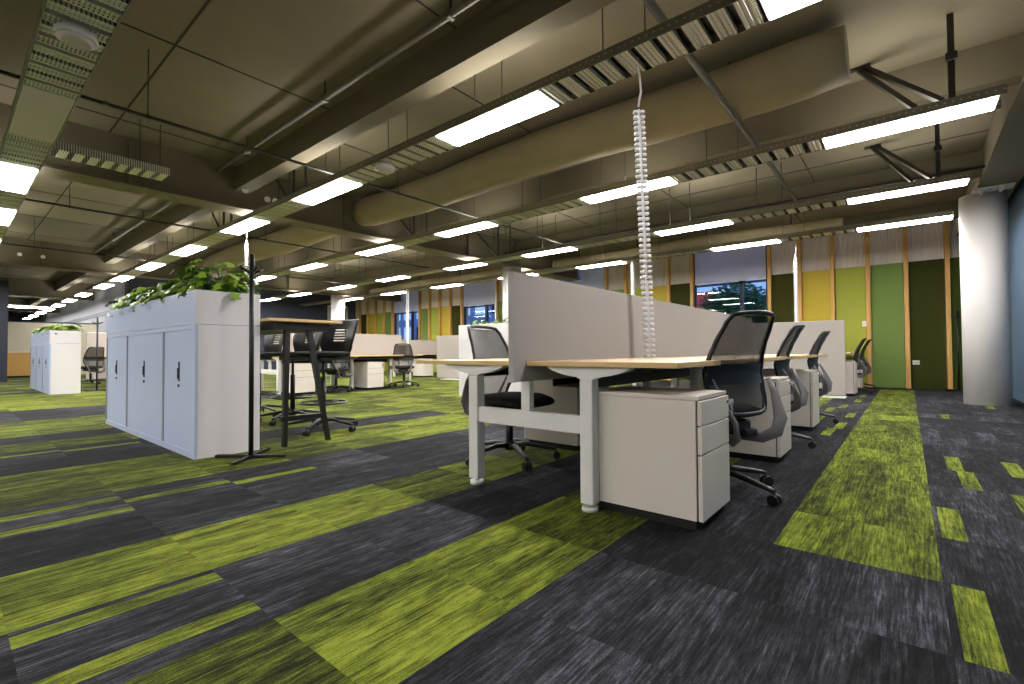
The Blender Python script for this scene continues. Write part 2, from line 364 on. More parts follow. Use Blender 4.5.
# acoustic panels with corrugated sheet above, pine battens between
PN = {'olive': 'dark olive', 'mid': 'mid green', 'lime': 'lime green', 'yellow': 'mustard yellow', 'deep': 'deep green'}
secs = [(-2.47, 1.23, ['olive', 'yellow', 'lime', 'mid', 'olive', 'deep']), (-6.74, -4.27, ['mid', 'lime', 'yellow', 'olive']),
        (-11.0, -8.52, ['mid', 'lime', 'yellow', 'deep']), (-15.2, -12.76, ['mid', 'lime', 'yellow', 'olive']), (-19.5, -17.0, ['olive', 'yellow', 'lime', 'mid'])]
where = ['between the white column and the nearest window', 'between the nearest and second windows', 'between the second and third windows', 'between the third and fourth windows', 'beyond the fourth window by the dark end wall']
ti = 2; cs = MB()
for si, (a, b, cols) in enumerate(secs):
    n = len(cols); pw = (b - a) / n; seen = {}
    for j, cn in enumerate(cols):
        x0, x1 = a + j * pw, a + (j + 1) * pw
        lab = PN[cn] + ' felt wall panel ' + where[si]
        if si == 0 and cn == 'olive': lab = 'dark olive felt wall panel ' + ('right beside the nearest window' if j == 0 else 'with a white socket, left of the white column')
        if si == 0 and cn == 'deep': lab = 'deep green felt wall panel half hidden behind the white column'
        o = MB().box(x0 + 0.045, x1 - 0.045, YW - 0.005, YW + 0.058, 0.0, 2.545, 0.004).build('acoustic_panel', M[cn]); tag(o, lab, 'wall panel', 'felt wall panels in greens and yellow')
        k = int((pw) / 0.045)
        for q in range(k):
            xx = x0 + 0.03 + q * (pw - 0.06) / k
            cs.prism([(xx, YW + 0.05), (xx + 0.008, YW + 0.025), (xx + 0.022, YW + 0.025), (xx + 0.03, YW + 0.05), (xx + 0.03, YW + 0.058), (xx, YW + 0.058)], 'z', 2.55, 3.5)
    for j in range(n + 1):
        x = a + j * pw
        struct(MB().box(x - 0.036, x + 0.036, YW - 0.09, YW + 0.055, 0.0, 3.55, 0.003).build('trim_%d' % ti, M['timber'])); ti += 1
cs.box(-2.47, 1.27, YW + 0.055, YW + 0.06, 2.55, 3.6)
struct(cs.build('trim_%d' % ti, M['corr'])); ti += 1
# end wall of the open floor and corridor side wall
ew = MB().box(-20.2, -20.0, 4.0, YW + 0.05, 0, ZC); struct(ew.build('wall_left', M['darkblue']))
struct(MB().box(XL, -20.2, 3.95, 4.15, 0, ZC).build('wall_corridor', mat('corridor_grey', (150, 152, 162), 0.7)))
struct(MB().box(-40, -20.3, 3.92, 3.95, 2.25, 2.4, 0.004).build('trim_90', M['navy']))
pc = MB()
for q in range(22):
    y = 4.02 + q * 0.055
    pc.prism([(-20.0, y), (-19.96, y + 0.01), (-19.96, y + 0.03), (-20.0, y + 0.04)], 'z', 0, 2.3)
struct(pc.build('trim_%d' % ti, M['corr'])); ti += 1
# columns and beams
for x, y in ((0.85, 9.45), (-7.85, 9.45), (-16.55, 9.6)):
    struct(MB().cyl((x, y), 0.248, 0, 2.96, 48).build('column', M['column']))
for x in (0.96, -7.85, -16.6, -25.3, -34):
    b_ = MB().prism([(x - 0.2, 2.96), (x + 0.2, 2.96), (x + 0.2, 2.985), (x + 0.11, 2.995), (x + 0.11, ZC + 0.01), (x - 0.11, ZC + 0.01), (x - 0.11, 2.995), (x - 0.2, 2.985)], 'y', YB, YW + 0.05)
    struct(b_.build('ceiling_beam', M['concrete']))
    for yy in (1.55, 4.6, 7.7):
        struct(MB().box(x + 0.105, x + 0.18, yy - 0.008, yy + 0.008, 2.985, 3.59).build('ceiling_beam', M['concrete']))
for y0, y1, z in ((-3.6, -3.4, 3.22), (-0.44, -0.24, 3.22), (2.78, 2.98, 3.22), (6.08, 6.28, 3.2), (9.35, 9.58, 3.2), (12.3, 12.47, 3.3)):
    xs = [0.76, -7.65]
    struct(MB().prism([(y0, z), (y1, z), (y1 - 0.02, ZC + 0.02), (y0 + 0.06, ZC + 0.02)], 'x', XL, 1.27).build('ceiling_beam', M['concrete']))
struct(MB().box(-20.95, -20.2, 0.35, 1.26, 0, 2.96).build('column', M['navy']))

# ------------------------------------------------------------------ lighting trays and ceiling lights
ROWS = [(-4.6, -22, 1.2, 'hidden'), (-1.9, -22, 1.2, 'hidden'), (0.52, -20.3, -1.6, 'row above the left cabinets'), (3.08, -20.0, 1.2, 'r1'), (5.52, -19.9, 0.64, 'r2'), (7.9, -19.9, 0.62, 'r3'), (9.88, -19.9, 0.55, 'r4')]
XS = [(-0.62 - 2.7 * i) for i in range(8)]
GAPN = {2: 'leftmost ceiling row', 3: 'long ceiling row over the spiral cable', 4: 'second ceiling row from the left-hand beam corner', 5: 'third ceiling row, nearer the window wall', 6: 'last ceiling row beside the felt wall'}
ROWN = {0: 'far row behind the camera', 1: 'row just behind the camera', 2: 'leftmost tray', 3: 'long front tray', 4: 'second tray', 5: 'third tray', 6: 'tray by the felt wall'}
def lamp_proto():
    r = empty('ceiling_light', (0, 0, 0), 0, 'x', 'ceiling light')
    h = MB()
    h.box(0, 1.2, -0.148, 0.148, 0.012, 0.06, 0.004); h.build('light_housing', M['white'], r)
    f = MB()
    for a in ((0, 1.2, -0.148, -0.137), (0, 1.2, 0.137, 0.148), (0, 0.012, -0.137, 0.137), (1.188, 1.2, -0.137, 0.137)): f.box(a[0], a[1], a[2], a[3], 0.0, 0.012)
    f.build('light_frame', M['white'], r)
    MB().box(0.012, 1.188, -0.137, 0.137, -0.007, 0.0115, 0.003).build('light_diffuser', M['lamp'], r)
    MB().box(0.1, 1.1, -0.10, 0.10, 0.0601, 0.066).build('added_fill_panel', M['topfill'], r)  # emitter added out of sight on the housing top to lift the soffit
    return r
lp = lamp_proto(); used = False
ORD = ['first', 'second', 'third', 'fourth', 'fifth', 'sixth', 'seventh', 'eighth']
SL0 = {1: [-0.6, -3.3, -6, -8.7, -11.4, -14.1], 0: [-0.6, -3.3, -6, -8.7, -11.4, -14.1], 2: [-8.46, -10.75, -13.4, -16.1, -18.8], 3: [-0.62, -3.36, -6.2, -8.7, -11.4, -14.02, -16.7, -18.9]}
LAMPX = {}
for ri, (y, xa, xb, nm) in enumerate(ROWS):
    xs = SL0.get(ri, [-0.6, -3.29, -6.18, -8.6, -11.4, -14.0, -16.7, -19.0])
    if ri == 6: xs = [-0.63, -2.93 - 0.05, -6.1, -8.6, -11.4, -14.0, -16.7]
    LAMPX[ri] = xs
    for q, x in enumerate(xs):
        lab = 'lit ceiling light, %s from the %s end, in the %s' % (ORD[q], 'camera' if ri < 3 else 'right', ROWN[ri])
        o = place(lp, used, (x, y, 2.8), 0, lab, 'lit ceiling lights'); used = True
    # tray
    t = empty('lighting_tray', (0, 0, 0), 0, 'galvanised slatted tray holding lights, %s' % {2: 'running along the upper left corner', 3: 'passing above the near desks and white cable spine', 4: 'second one in from the left along the ceiling', 5: 'third one in, over the middle of the room', 6: 'closest to the felt panelled wall', 0: 'far behind', 1: 'behind'}[ri], 'lighting tray', 'lighting trays hung under the ceiling')
    for sgn in (-1, 1):
        rr = MB(); yy = y + sgn * 0.155
        rr.box(xa, xb, yy - 0.003, yy + 0.003, 2.8, 2.875); rr.box(xa, xb, min(yy, yy - sgn * 0.02), max(yy, yy - sgn * 0.02), 2.872, 2.876)
        rr.build('tray_rail', M['rail'], t)
    gaps = []; cur = xb
    ex = list(xs)
    if ri == 2: ex = [-6.25] + ex
    for x in ex:
        gaps.append((x + 1.2, cur)); cur = x
    gaps.append((xa, cur))
    for g0, g1 in gaps:
        n = int((g1 - g0) / 0.145)
        if n < 1: continue
        st = (g1 - g0) / n; s = MB()
        for q in range(n):
            x = g0 + (q + 0.5) * st; wd = st * 0.33
            if x < -12:
                s.box(x - wd, x + wd, y - 0.15, y + 0.15, 2.802, 2.812)
                continue
            s.prism([(x - wd, 2.802), (x - wd * 0.6, 2.802), (x - wd * 0.5, 2.808), (x - wd * 0.1, 2.808), (x, 2.802), (x + wd * 0.1, 2.808), (x + wd * 0.5, 2.808), (x + wd * 0.6, 2.802), (x + wd, 2.802),
                     (x + wd, 2.835), (x + wd - 0.003, 2.835), (x + wd - 0.003, 2.811), (x - wd + 0.003, 2.811), (x - wd + 0.003, 2.835), (x - wd, 2.835)], 'y', y - 0.15, y + 0.15)
        s.build('tray_slats', M['galv'], t)
        MB().box(g0, g1, y - 0.15, y + 0.15, 2.862, 2.868).build('tray_cover', M['darktop'], t)
    if ri >= 2:
        x = -1.75
        while x > max(xa, -16):
            d = 0.12
            if not (-8.1 < x < -7.6):
                for dx in (0, 0.34):
                    yy = y + 0.12
                    if ri == 3: yy = y + 0.13
                    MB().tube([(x + dx, yy, 2.85), (x + dx, yy, ZC)], 0.005, 5).build('hanger_rod', M['darkpipe'], t)
            x -= 1.36
# unlit opal panel in the upper left tray
o = empty('blank_ceiling_panel', (-6.25, 0.52, 2.8), 0, 'unlit pale rectangular panel in the tray at the upper left corner', 'ceiling panel')
MB().box(0, 1.2, -0.148, 0.148, 0.0, 0.05, 0.004).build('panel_frame', M['white'], o)
MB().box(0.012, 1.188, -0.136, 0.136, -0.002, 0.004).build('panel_diffuser', M['acrylic'], o)
# row of lights far down the corridor
for q in range(7):
    place(lp, True, (-22.0 - 2.7 * q, 3.08, 2.8), 0, 'small lit ceiling light in the far left corridor, %s from the camera' % ORD[q], 'corridor lights')
place(lp, True, (-26, 1.6, 2.6), PI / 2, 'wide lit ceiling light across the far left corridor, above the cream screens', 'corridor lights')
place(lp, True, (-26, 0.9, 2.6), PI / 2, 'left half of the wide light across the far left corridor', 'corridor lights')

# ducts, pipes, braces
def duct(x0, x1, y, z, R, lab, joint=None, seed=1):
    rnd = random.Random(seed); n = 26; pts = []; rads = []
    for i in range(n + 1):
        t = i / n; x = x0 + (x1 - x0) * t; e = min(t, 1 - t) * (x1 - x0)
        r = R * (1 - 0.10 * math.exp(-e / 0.15)) * (1 + 0.02 * math.sin(5 * x))
        pts.append((x, y, z + 0.03 * math.sin(1.3 * x))); rads.append(r)
    o = empty('air_duct', (0, 0, 0), 0, lab, 'air duct'); MB().tube(pts, rads, 28).build('duct_shell', M['duct'], o)
    for k in range(4):
        x = x0 + (x1 - x0) * (0.12 + 0.25 * k); MB().box(x - 0.012, x + 0.012, y - 0.012, y + 0.012, z + R * 0.6, ZC, 0).build('hanger_rod', M['darkpipe'], o)
duct(-7.6, -0.35, 4.9, 3.31, 0.255, 'fat round painted duct running above the near desks to a blunt end')
duct(-16.3, -8.1, 4.9, 3.31, 0.255, 'fat round painted duct beyond the large cross beam')
duct(-7.5, -0.9, 10.9, 3.18, 0.15, 'slim round painted duct close to the felt wall')
duct(-16.3, -8.2, 10.9, 3.18, 0.15, 'slim round painted duct far along the felt wall, past the second column')
def pipe(pts, r, lab, m='darkpipe', name='sprinkler_pipe', cat='pipe', clamps=()):
    o = MB().tube(pts, r, 10).build(name, M[m]) if not clamps else None
    if clamps:
        o = empty(name, (0, 0, 0)); MB().tube(pts, r, 10).build('pipe_run', M[m], o)
        for c in clamps:
            if c[2] > 3.3: MB().box(c[0] - 0.008, c[0] + 0.008, c[1] - 0.008, c[1] + 0.008, c[2], ZC).build('clamp_rod', M['darkpipe'], o)
            MB().box(c[0] - 0.022, c[0] + 0.022, c[1] - r * 1.25, c[1] + r * 1.25, c[2] - r * 1.25, c[2] + r * 1.25, 0.008).build('pipe_clamp', M['pipe'], o)
    return tag(o, lab, cat)
pipe([(-5.35, -5.5, 2.97), (-5.35, 8.6, 2.97)], 0.016, 'thin sprinkler pipe crossing in front of the large ceiling beam', clamps=((-5.35, 0.9, 2.97), (-5.35, 1.9, 2.97), (-5.35, 4.3, 2.97)))
pipe([(-9.5, -5.5, 2.97), (-9.5, 8.6, 2.97)], 0.016, 'thin sprinkler pipe crossing just beyond the large ceiling beam')
pipe([(-1.225, -5.5, 3.0), (-1.225, 8.0, 3.0)], 0.028, 'thick grey pipe crossing above the white cable spine', 'pipe')
pipe([(-13.6, -5.5, 2.97), (-13.6, 8.6, 2.97)], 0.016, 'thin sprinkler pipe crossing over the farther white cabinets')
pipe([(-7.6, 2.52, 3.42), (0.7, 2.52, 3.42)], 0.03, 'long grey conduit beside the nearest lengthwise beam', 'pipe', clamps=((-6.55, 2.52, 3.42), (-4.6, 2.52, 3.42), (-2.7, 2.52, 3.42)))
pipe([(-16.2, 2.52, 3.42), (-8.1, 2.52, 3.42)], 0.03, 'long grey conduit continuing beyond the large cross beam', 'pipe', clamps=((-9.0, 2.52, 3.42), (-11.5, 2.52, 3.42), (-14.0, 2.52, 3.42)))
pipe([(-7.78, 9.0, 3.25), (0.9, 9.0, 3.25)], 0.02, 'slim dark pipe beside the beam near the felt wall')
for x in (-5.35, -9.5, -13.6):
    for y in (1.2, 4.0, 7.2):
        tag(MB().tube([(x, y, 2.98), (x, y, ZC)], 0.005, 6).box(x - 0.012, x + 0.012, y - 0.012, y + 0.012, 2.95, 2.99).build('pipe_hanger', M['darkpipe']), 'thin rod hanging the %s sprinkler pipe, %s' % ('nearer' if x > -6 else 'farther' if x > -10 else 'farthest', {1.2: 'left of the tray over the near desks', 4.0: 'above the round duct', 7.2: 'at its far end'}[y]), 'hanger')
def brace(y, nm):
    r = empty('steel_brace', (0, 0, 0), 0, 'dark steel post and two diagonal struts bracing %s' % nm, 'brace', 'steel braces at the right ends of the trays')
    MB().box(0.30, 0.345, y - 0.03, y + 0.0, 2.88, ZC, 0.004).box(0.285, 0.36, y - 0.06, y - 0.03, 3.2, 3.26).build('brace_post', M['darkpipe'], r)
    for dx in (0, -0.18):
        a = Vector((0.27 + dx, y, 2.88)); b = Vector((-0.28 + dx * 0.3, y + 0.42, ZC - 0.02))
        MB().tube([a, b], 0.028, 4, smooth=False).build('brace_strut', M['darkpipe'], r)
        MB().tube([b + Vector((-0.08, 0, 0.012)), b + Vector((0.05, 0, 0.012))], 0.03, 6).build('strut_foot', M['darkpipe'], r)
brace(5.42, 'the second tray, nearest the top right corner'); brace(7.8, 'the third tray, above the white column')
def knot(y, x, nm):
    r = empty('steel_brace', (0, 0, 0), 0, 'dark steel hanger struts %s' % nm, 'brace')
    for a, b in (((x, y, 2.9), (x, y, ZC)), ((x + 0.35, y, 2.9), (x + 0.35, y, ZC)), ((x, y, 2.9), (x - 0.7, y, ZC))):
        MB().tube([a, b], 0.02, 4, smooth=False).build('brace_strut', M['darkpipe'], r)
knot(3.3, -6.9, 'over the long tray in front of the cross beam'); knot(5.6, -7.0, 'over the second tray at the cross beam'); knot(7.95, -7.0, 'over the third tray at the cross beam')
knot(3.3, -9.6, 'over the long tray beyond the cross beam')
# cable tray lying across the beam at upper left
r = empty('cable_tray', (0, 0, 0), 0, 'short perforated cable tray hung before the cross beam at upper left', 'cable tray')
for sx in (-7.32, -7.02): MB().box(sx - 0.004, sx + 0.004, 0.66, 1.80, 3.0, 3.09).build('tray_rail', M['galv'], r)
sl = MB()
for q in range(9): sl.box(-7.32, -7.02, 0.67 + q * 0.13, 0.67 + q * 0.13 + 0.08, 3.0, 3.006)
sl.build('tray_slats', M['galv'], r)
for yy in (1.5, 1.7): MB().tube([(-7.02, yy, 3.05), (-7.02, yy, ZC)], 0.005, 6).build('hanger_rod', M['darkpipe'], r)
# sensors and spots
def sensor(x, y, lab):
    r = empty('ceiling_sensor', (x, y, 2.72), 0, lab, 'sensor')
    MB().cyl((0, 0), 0.108, 0.02, 0.065, 8).cyl((0, 0), 0.08, 0.065, 0.082, 8).build('sensor_body', M['white'], r); MB().cyl((0, 0), 0.07, 0.0, 0.022, 20, r2=0.10).build('sensor_lens', M['acrylic'], r)
sensor(-4.28, 3.03, 'white octagonal sensor under the tray between two lit lights')
sensor(-3.95, 0.52, 'round white smoke detector under the tray at the top left corner')
def spot(x, y, z, lab):
    r = empty('emergency_light', (x, y, z), 0, lab, 'emergency light')
    MB().tube([(0, 0, 0), (0.035, -0.01, -0.012)], [0.026, 0.045], 16).build('spot_head', M['white'], r)
    MB().tube([(0, 0, 0), (-0.03, 0, 0.03), (-0.08, 0, 0.03)], 0.008, 8).build('spot_bracket', M['darkpipe'], r)
spot(-7.56, 3.0 - 0.12, 3.22, 'single round white spot on the cross beam beside the long tray')
spot(-7.56, 3.2, 3.16, 'left one of the twin small white spots on the cross beam'); spot(-7.56, 3.32, 3.16, 'right one of the twin small white spots on the cross beam')
spot(-16.33, 1.2, 3.2, 'small white spot on the far beam above the farther cabinets'); spot(-16.33, 1.6, 3.2, 'small white spot on the far beam, right of its pair')
r = empty('twin_downlight', (0, 0, 0), 0, 'pair of small white fittings on a plate at the top of the near white column', 'light fitting')
MB().box(0.72, 1.12, 8.95, 9.17, 2.93, 2.958, 0.005).build('mounting_plate', M['white'], r)
for dx in (0.82, 1.0): MB().tube([(dx, 8.98, 2.92), (dx, 9.14, 2.92)], 0.025, 12).build('light_tube', M['acrylic'], r)

# ------------------------------------------------------------------ furniture: benches
def bench(cx, y0, nd, w_, lab, detail=True):
    L = nd * w_
    r = empty('bench_desk', (cx, y0, 0), 0, lab, 'desk')
    for k in range(nd):
        for s in (-1, 1):
            a, b = (0.024, 0.85) if s > 0 else (-0.89, -0.024)
            d = MB(); d.box(a, b, k * w_ + 0.002, (k + 1) * w_ - 0.002, 0.705, 0.73, 0.002, mi=0)
            for f in d.bm.faces:
                if abs(f.normal.z) < 0.5: f.material_index = 1
            d.build('desktop', [M['wood'], M['edge']], r, fixn=False)
    for k in range(nd + 1):
        y = 0.02 + 0.0325 if k == 0 else (L - 0.0525 if k == nd else k * w_)
        for s in (-1, 1):
            x = s * 0.385
            lg = MB().box(x - 0.036, x + 0.036, y - 0.0325, y + 0.0325, 0.035, 0.64, 0.006).build('leg', M['white'], r)
            MB().cyl((x, y), 0.040, 0.0, 0.022, 24).cyl((x, y), 0.012, 0.02, 0.05, 10).build('leg_foot', M['white'], lg)
            n = 16; lo = []
            for q in range(n + 1):
                t = -1 + 2 * q / n; lo.append((x + 0.23 * t, 0.652 + 0.044 * abs(t) ** 2.2 if abs(t) > 0.14 else 0.64))
            MB().prism([(x - 0.23, 0.704)] + lo[::1] + [(x + 0.23, 0.704)], 'y', y - 0.028, y + 0.028).build('top_bracket', M['white'], r)
        MB().box(-0.35, 0.35, y - 0.02, y + 0.02, 0.37, 0.46, 0.004).build('cross_beam', M['white'], r)
        MB().box(-0.03, 0.03, y - 0.02, y + 0.02, 0.46, 0.70, 0.004).build('centre_post', M['white'], r)
    for s in (-1, 1):
        MB().box(s * 0.30 - 0.02, s * 0.30 + 0.02, 0.05, L - 0.05, 0.665, 0.703).build('long_rail', M['darktop'], r)
    MB().box(-0.14, 0.14, 0.5, L - 0.5, 0.56, 0.57).box(-0.145, -0.135, 0.5, L - 0.5, 0.56, 0.63).box(0.135, 0.145, 0.5, L - 0.5, 0.56, 0.63).build('cable_basket', M['darktop'], r)
    return r
def screen(cx, y0, y1, z0, z1, lab, m='felt'):
    r = empty('privacy_screen', (cx, y0, z0), 0, lab, 'desk screen')
    MB().box(-0.02, 0.02, 0.003, y1 - y0 - 0.003, 0.003, z1 - z0 - 0.003, 0.003).build('felt_panel', M[m], r)
    MB().box(-0.021, 0.021, 0.0, 0.006, 0, z1 - z0, 0.002).build('end_trim', M['felttrim'], r)
    MB().box(-0.021, 0.021, y1 - y0 - 0.008, y1 - y0, 0, z1 - z0, 0.002).build('end_trim', M['felttrim'], r)
    return r
bench(-1.6, 2.0, 3, 1.6, 'nearest bench desk with timber-look tops, white frame and open near end')
screen(-1.585, 1.90, 6.8, 0.62, 1.20, 'long grey felt screen standing along the middle of the nearest desks')
bench(-1.6, 9.75, 2, 1.3, 'bench desk beyond the grey floor screen, against the felt wall')
screen(-1.6, 9.78, 12.3, 0.62, 1.20, 'grey felt screen on the desk by the felt wall', 'felt')
bench(-9.65, 4.1, 2, 1.6, 'bench desk in the middle distance behind the tall stools')
screen(-9.65, 4.1, 7.3, 0.62, 1.22, 'pale felt screen on the desk behind the tall stools', 'feltpink')
bench(-12.6, 9.5, 2, 1.3, 'bench desk far back below the fourth window')
screen(-12.6, 9.5, 12.1, 0.62, 1.20, 'pale felt screen on the desk far back below the fourth window', 'feltpink')
bench(-17.6, 2.7, 2, 1.6, 'bench desk seen in the gap between the two white cabinets')
screen(-17.6, 2.6, 5.9, 0.62, 1.25, 'pale felt screen seen between the two white cabinets', 'feltpink')


def pedestal_proto():
    # front towards +x at x=0, body back to -0.52; width y 0..0.40
    r = empty('drawer_pedestal', (0, 0, 0), 0, 'x', 'drawer unit')
    MB().box(-0.52, -0.021, 0, 0.40, 0.045, 0.563).box(-0.53, -0.005, -0.0, 0.40, 0.565, 0.583, 0.002).build('body', M['warmwhite'], r)
    MB().box(-0.50, -0.03, 0.02, 0.38, 0.0, 0.045).box(-0.021, -0.012, 0.012, 0.388, 0.05, 0.56).build('plinth', M['dark'], r)
    for z0, z1 in ((0.455, 0.561), (0.332, 0.450), (0.045, 0.327)):
        d = MB().box(-0.014, 0.006, 0.001, 0.399, z0, z1, 0.003).build('drawer', M['warmwhite'], r)
    lk = MB().tube([(0.004, 0.36, 0.535), (0.014, 0.36, 0.535)], 0.010, 14).build('lock', M['silver'], r)
    kk = MB().box(0.014, 0.040, 0.358, 0.362, 0.520, 0.548, 0.002).box(0.028, 0.034, 0.348, 0.376, 0.505, 0.530, 0.002).box(0.030, 0.036, 0.352, 0.366, 0.462, 0.508, 0.003)
    kk.build('key', M['silver'], lk)
    return r
pp = pedestal_proto(); used = False
for x, y, rz, lab in [(-0.69, 2.09, 0, 'warm white three-drawer pedestal at the near corner, largest in view'),
                      (-0.69, 3.69, 0, 'warm white drawer pedestal between the first and second chairs of the near desk'),
                      (-0.71, 5.33, 0, 'warm white drawer pedestal between the second and third chairs of the near desk'),
                      (-0.69, 9.80, 0, 'white drawer pedestal just behind the grey floor screen'),
                      (-0.69, 11.2, 0, 'white drawer pedestal farthest back, against the felt wall'),
                      (-2.51, 3.58, PI, 'white drawer pedestal in shade under the left side of the near desk'),
                      (-8.74, 4.2, 0, 'white drawer pedestal behind the black legs of the high table'),
                      (-8.74, 5.75, 0, 'white drawer pedestal left of the mid-distance mesh chair'),
                      (-11.7, 9.7, 0, 'small white drawer pedestal far back below the fourth window'),
                      (-16.7, 3.0, 0, 'small white drawer pedestal between the two white cabinets')]:
    place(pp, used, (x, y, 0), rz, lab, 'drawer pedestals'); used = True

# floor standing screens
def floor_screen(x0, x1, y, lab):
    r = empty('floor_screen', (x0, y, 0), 0, lab, 'screen')
    MB().box(0, x1 - x0, -0.02, 0.02, 0.035, 1.27, 0.005).build('felt_panel', M['felt'], r)
    MB().box(0.3, x1 - x0, -0.17, 0.17, 0.0, 0.012, 0.003).build('base_plate', M['white'], r)
    MB().box(x1 - x0 - 0.42, x1 - x0 - 0.39, -0.035, -0.02, 0.01, 0.12, 0.003).build('bracket', M['white'], r)
floor_screen(-2.9, -0.79, 9.45, 'grey felt floor screen standing beyond the near desks')
floor_screen(-10.75, -8.9, 9.45, 'grey felt floor screen left of the white planter cabinet')


# cable spines
def vertebra():
    m = MB()
    for s in (-1, 1):
        m.box(min(s * 0.006, s * 0.031), max(s * 0.006, s * 0.031), -0.013, 0.013, -0.009, 0.010, 0.005)
    m.box(-0.007, 0.007, -0.006, 0.006, -0.018, 0.018, 0.002)
    return m
def spine(x, y, z0, z1, ztop, lab, detail, lean=(0, 0)):
    r = empty('cable_spine', (x, y, z0), 0, lab, 'cable spine')
    n = int((z1 - z0) / 0.0375)
    if detail:
        first = vertebra().build('vertebra', M['spine'], r); first.scale = (1.25, 1.3, 1.15); first.rotation_euler = (0, 0, 0.66)
        for k in range(1, n):
            c = first.copy(); C.objects.link(c); c.parent = r; t = k / n
            c.location = (lean[0] * t, lean[1] * t, k * 0.0375)
    else:
        m = MB()
        for k in range(n):
            z = k * 0.0375; m.box(-0.032, 0.032, -0.02, 0.02, z - 0.011, z + 0.011, 0.004, seg=1)
        m.box(-0.01, 0.01, -0.01, 0.01, 0, z1 - z0); m.build('vertebrae', M['spine'], r)
    MB().tube([(lean[0] - 0.0, lean[1], z1 - z0 - 0.02), (lean[0] + 0.02, lean[1], z1 - z0 + 0.08), (lean[0], lean[1], ztop - z0)], 0.008, 8).build('cable', M['spine'], r)
spine(-1.425, 3.26, 0.745, 2.53, 2.86, 'tall white ribbed cable spine rising from the nearest desk to the tray', True, (-0.01, -0.12))
spine(-1.62, 10.4, 0.73, 2.6, 2.85, 'white ribbed cable spine in front of the olive felt panel by the window', False)
spine(-8.12, 3.12, 0.73, 2.6, 2.85, 'white ribbed cable spine just behind the near coat stand', False)
def pole(x, y, lab):
    tag(MB().box(x - 0.035, x + 0.035, y - 0.035, y + 0.035, 0.0, 2.82, 0.005).build('power_pole', M['white']), lab, 'power pole', 'white power poles')
pole(-4.75, 10.0, 'white power pole standing above the near felt screen, left of the cable spine')
pole(-12.35, 9.6, 'white power pole in front of the fourth window')
pole(-10.85, 12.2, 'white power pole beside the third window, left of the hidden column')

# ------------------------------------------------------------------ chairs
def sprof(z):   # s-shaped backrest side profile (x at height z)
    P_ = [(0.34, -0.15), (0.42, -0.205), (0.50, -0.195), (0.58, -0.165), (0.66, -0.15), (0.74, -0.17), (0.82, -0.20), (0.90, -0.24), (0.98, -0.285)]
    for (a, xa), (b, xb) in zip(P_, P_[1:]):
        if z <= b:
            t = (z - a) / (b - a); t = max(0, t); t = t * t * (3 - 2 * t) * 0.5 + t * 0.5; return xa + (xb - xa) * t
    return P_[-1][1]
def star_base(r, z_hub=0.10, R=0.34, ph=0.70, gas=0.38, legm='plastic'):
    for k in range(5):
        a = ph + k * 2 * PI / 5; d = Vector((math.cos(a), math.sin(a), 0)); nrm = Vector((-d.y, d.x, 0))
        MB().tube([d * 0.03 + Vector((0, 0, 0.105)), d * 0.12 + Vector((0, 0, 0.112)), d * (R - 0.02) + Vector((0, 0, 0.075)), d * R + Vector((0, 0, 0.068))], [0.026, 0.022, 0.016, 0.013], 8, flat=0.8).build('base_leg', M[legm], r)
        c = MB(); e = d * R; 
        for s in (-1, 1): c.tube([e + nrm * s * 0.008 + Vector((0.0, 0, 0.027)), e + nrm * s * 0.026 + Vector((0, 0, 0.027))], 0.027, 16)
        c.tube([e + Vector((0, 0, 0.03)), e + Vector((0, 0, 0.068))], 0.008, 8); c.box(e.x - 0.012, e.x + 0.012, e.y - 0.012, e.y + 0.012, 0.03, 0.058, 0.006)
        c.build('castor', M['plastic'], r)
    MB().cyl((0, 0), 0.036, 0.07, 0.14, 18, r2=0.03).cyl((0, 0), 0.026, 0.13, gas * 0.75, 16).build('base_hub', M['plastic'], r)
    MB().cyl((0, 0), 0.014, gas * 0.7, gas, 14).build('gas_lift', M['black'], r)
